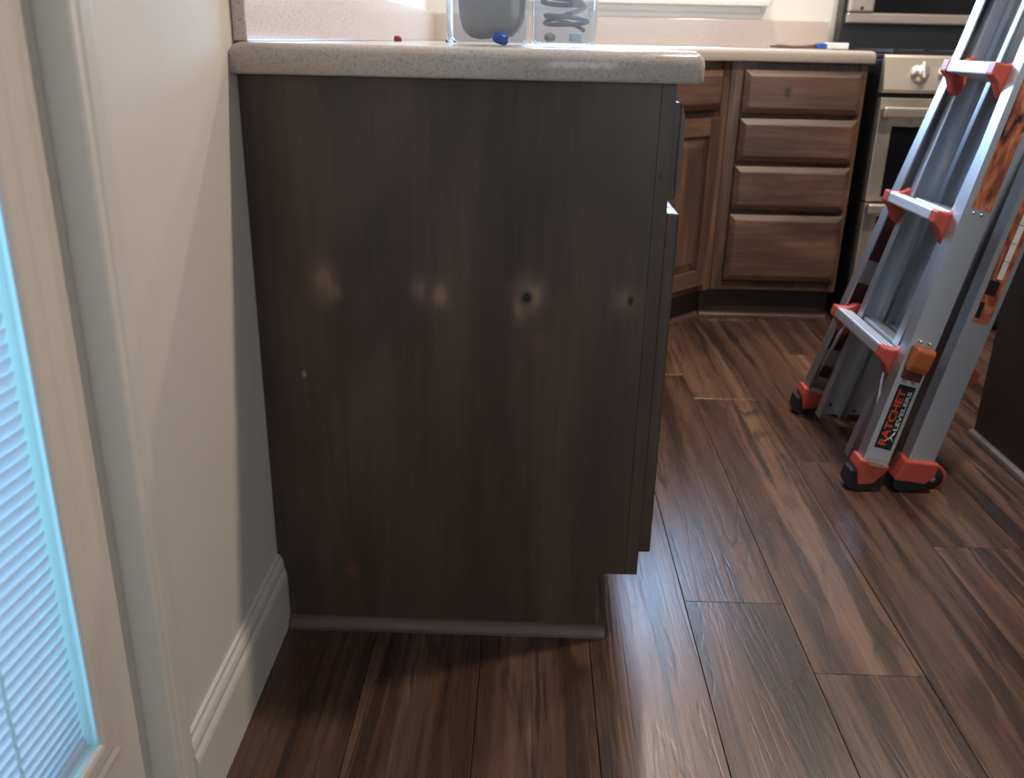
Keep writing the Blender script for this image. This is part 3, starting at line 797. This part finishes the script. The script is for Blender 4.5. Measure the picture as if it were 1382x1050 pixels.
# ------------------------------------------------------------------ things on the worktop
def jar(loc, w, d, h, label):
    bm = bmesh.new(); rings = []
    def rr(w_, d_, z, r=0.022, k=5):
        out = []
        for cx_, cy_, a0 in ((w_-r, d_-r, 0), (-w_+r, d_-r, 90), (-w_+r, -d_+r, 180), (w_-r, -d_+r, 270)):
            for i in range(k+1):
                a = math.radians(a0+90*i/k); out.append(bm.verts.new((cx_+r*math.cos(a), cy_+r*math.sin(a), z)))
        return out
    W_, D_ = w/2, d/2
    prof = ((-0.012, 0.0), (-0.004, 0.002), (0.0, 0.010), (0.002, h), (-0.0015, h), (-0.0035, 0.012), (-0.008, 0.006), (-0.014, 0.005))
    for ins, z in prof: rings.append(rr(W_+ins, D_+ins, z, max(0.022+ins, 0.006)))
    n = len(rings[0])
    for A, B in zip(rings, rings[1:]):
        for k in range(n): bm.faces.new((A[k], A[(k+1) % n], B[(k+1) % n], B[k]))
    bm.faces.new(rings[0]); bm.faces.new(rings[-1])
    o = link('clear_jar', finish(bm, 'clear_jar', True), 'plastic', None, loc)
    return tag(o, label, 'jar', 'clear jars on the near worktop')
JY = 0.40
jar((0.330, JY, ZC), 0.142, 0.13, 0.20, 'clear plastic jar holding a grey bag on the near worktop')
jar((0.462, JY, ZC), 0.112, 0.12, 0.20, 'clear plastic jar holding coiled cables on the near worktop')
def blob(name, loc, sx, sy, sz, mat, label, cat, power=2.6, noise_=0.06):
    bm = bmesh.new(); bmesh.ops.create_icosphere(bm, subdivisions=4, radius=1.0)
    for v in bm.verts:
        c = v.co; l = (abs(c.x)**power+abs(c.y)**power+abs(c.z)**power)**(1/power)
        k = 1/l*(1+noise_*math.sin(5*c.x+3*c.z)*math.cos(4*c.y-2*c.x))
        v.co = Vector((c.x*k*sx, c.y*k*sy, c.z*k*sz))
    zmin = min(v.co.z for v in bm.verts)
    for v in bm.verts: v.co.z -= zmin
    return tag(link(name, finish(bm, name, True), mat, None, loc), label, cat)
blob('grey_bag', (0.336, JY+0.003, ZC+0.009), 0.0575, 0.049, 0.090, 'greybag', 'grey bag filling the left clear jar', 'bag', 4.0, 0.03)
lathe('bottle_cap', [(0.0, 0.0), (0.013, 0.0), (0.014, 0.003), (0.012, 0.013), (0.010, 0.015), (0.0, 0.015)], 'blue', None, 20, loc=(0.352, JY-0.057, ZC+0.0065), rot=(0.35, 0.3, 0))
tag(bpy.data.objects['bottle_cap'], 'small blue cap at the bottom of the left clear jar', 'cap')
cb = []
for i in range(90):
    a = i*0.42
    cb.append((0.462+0.036*math.cos(a)*(1-0.15*math.sin(i*0.31)), JY+0.030*math.sin(a*0.9+0.4), ZC+0.028+0.0011*i+0.014*math.sin(a*0.53)))
bm = bmesh.new()
fine = []
for A_, B_ in zip(cb, cb[1:]):
    for k in range(3): fine.append(tuple(Vector(A_).lerp(Vector(B_), k/3)))
add_tube(bm, fine, 0.0042, 8)
tag(link('coiled_cable', finish(bm, 'coiled_cable', True), 'cable'), 'grey-blue coiled cable inside the right clear jar', 'cable')
box('plastic_clip', (-0.010, 0.010, -0.006, 0.006, 0.0, 0.014), 'palecyan', None, 0.002, 2, loc=(0.482, JY-0.040, ZC+0.0085), rot=(0, 0, 0.3))
tag(bpy.data.objects['plastic_clip'], 'pale cyan plastic clip at the bottom of the right clear jar', 'clip')
blob('cord_plug', (0.438, JY-0.035, ZC+0.008), 0.010, 0.014, 0.007, 'greybag', 'grey plug lying in the right clear jar', 'plug')
lathe('screw_cap', [(0.0, 0.0), (0.009, 0.0), (0.009, 0.008), (0.007, 0.012), (0.0, 0.012)], 'red', None, 16, loc=(0.105, 0.85, ZC+0.0005))
tag(bpy.data.objects['screw_cap'], 'small red cap on the worktop beside the left splashback', 'cap')
box('putty_chip', (-0.012, 0.012, -0.006, 0.006, 0, 0.006), 'brown', None, 0.002, loc=(0.215, 0.95, ZC+0.0005), rot=(0, 0, 0.4))
tag(bpy.data.objects['putty_chip'], 'tiny brown chip on the worktop left of the clear jars', 'chip')
# brush lying at the far end of the worktop
br = empty('paintbrush', (1.36, 2.06, ZC+0.001), (0, 0, 0.06))
tag(br, 'white-bristled brush with blue collar lying on the worktop by the range', 'brush')
bm = bmesh.new(); add_tube(bm, [(-0.13, 0, 0.007), (-0.10, 0, 0.008), (-0.05, 0, 0.006), (0.0, 0, 0.008), (0.03, 0, 0.010)], [0.004, 0.0065, 0.005, 0.006, 0.008], 12)
link('handle', finish(bm, 'handle', True), 'brown', br)
box('ferrule', (0.030, 0.062, -0.018, 0.018, 0.001, 0.020), 'blue', br, 0.003, 2)
prism('bristles', [(0.0625, -0.018), (0.0625, 0.018), (0.128, 0.024), (0.138, -0.020)], 2, 0.002, 0.022, 'white', br, 0.003)

# ------------------------------------------------------------------ recessed ceiling lamps
def downlight(x, y, power, label, col=(1.0, 0.82, 0.64), size=0.10):
    e = empty('recessed_lamp', (x, y, CZ)); tag(e, label, 'lamp', 'recessed ceiling lamps')
    lathe('trim_ring', [(0.070, -0.004), (0.098, -0.004), (0.100, -0.0005), (0.070, -0.0005)], 'ceiling', e, 32)
    lathe('diffuser', [(0.0, -0.003), (0.068, -0.003), (0.068, -0.0008), (0.0, -0.0008)], 'lampface', e, 32)
    l = bpy.data.lights.new('recessed_lamp_light', 'AREA'); l.shape = 'DISK'; l.size = size; l.energy = power; l.color = col
    o = bpy.data.objects.new('recessed_lamp_light', l); COL.objects.link(o); o.location = (x, y, CZ-0.008)
downlight(1.42, 0.30, 33, 'recessed ceiling lamp over the ladder')
downlight(0.86, 2.10, 18, 'recessed ceiling lamp over the corner worktop')
downlight(1.72, 1.40, 19, 'recessed ceiling lamp in front of the range')
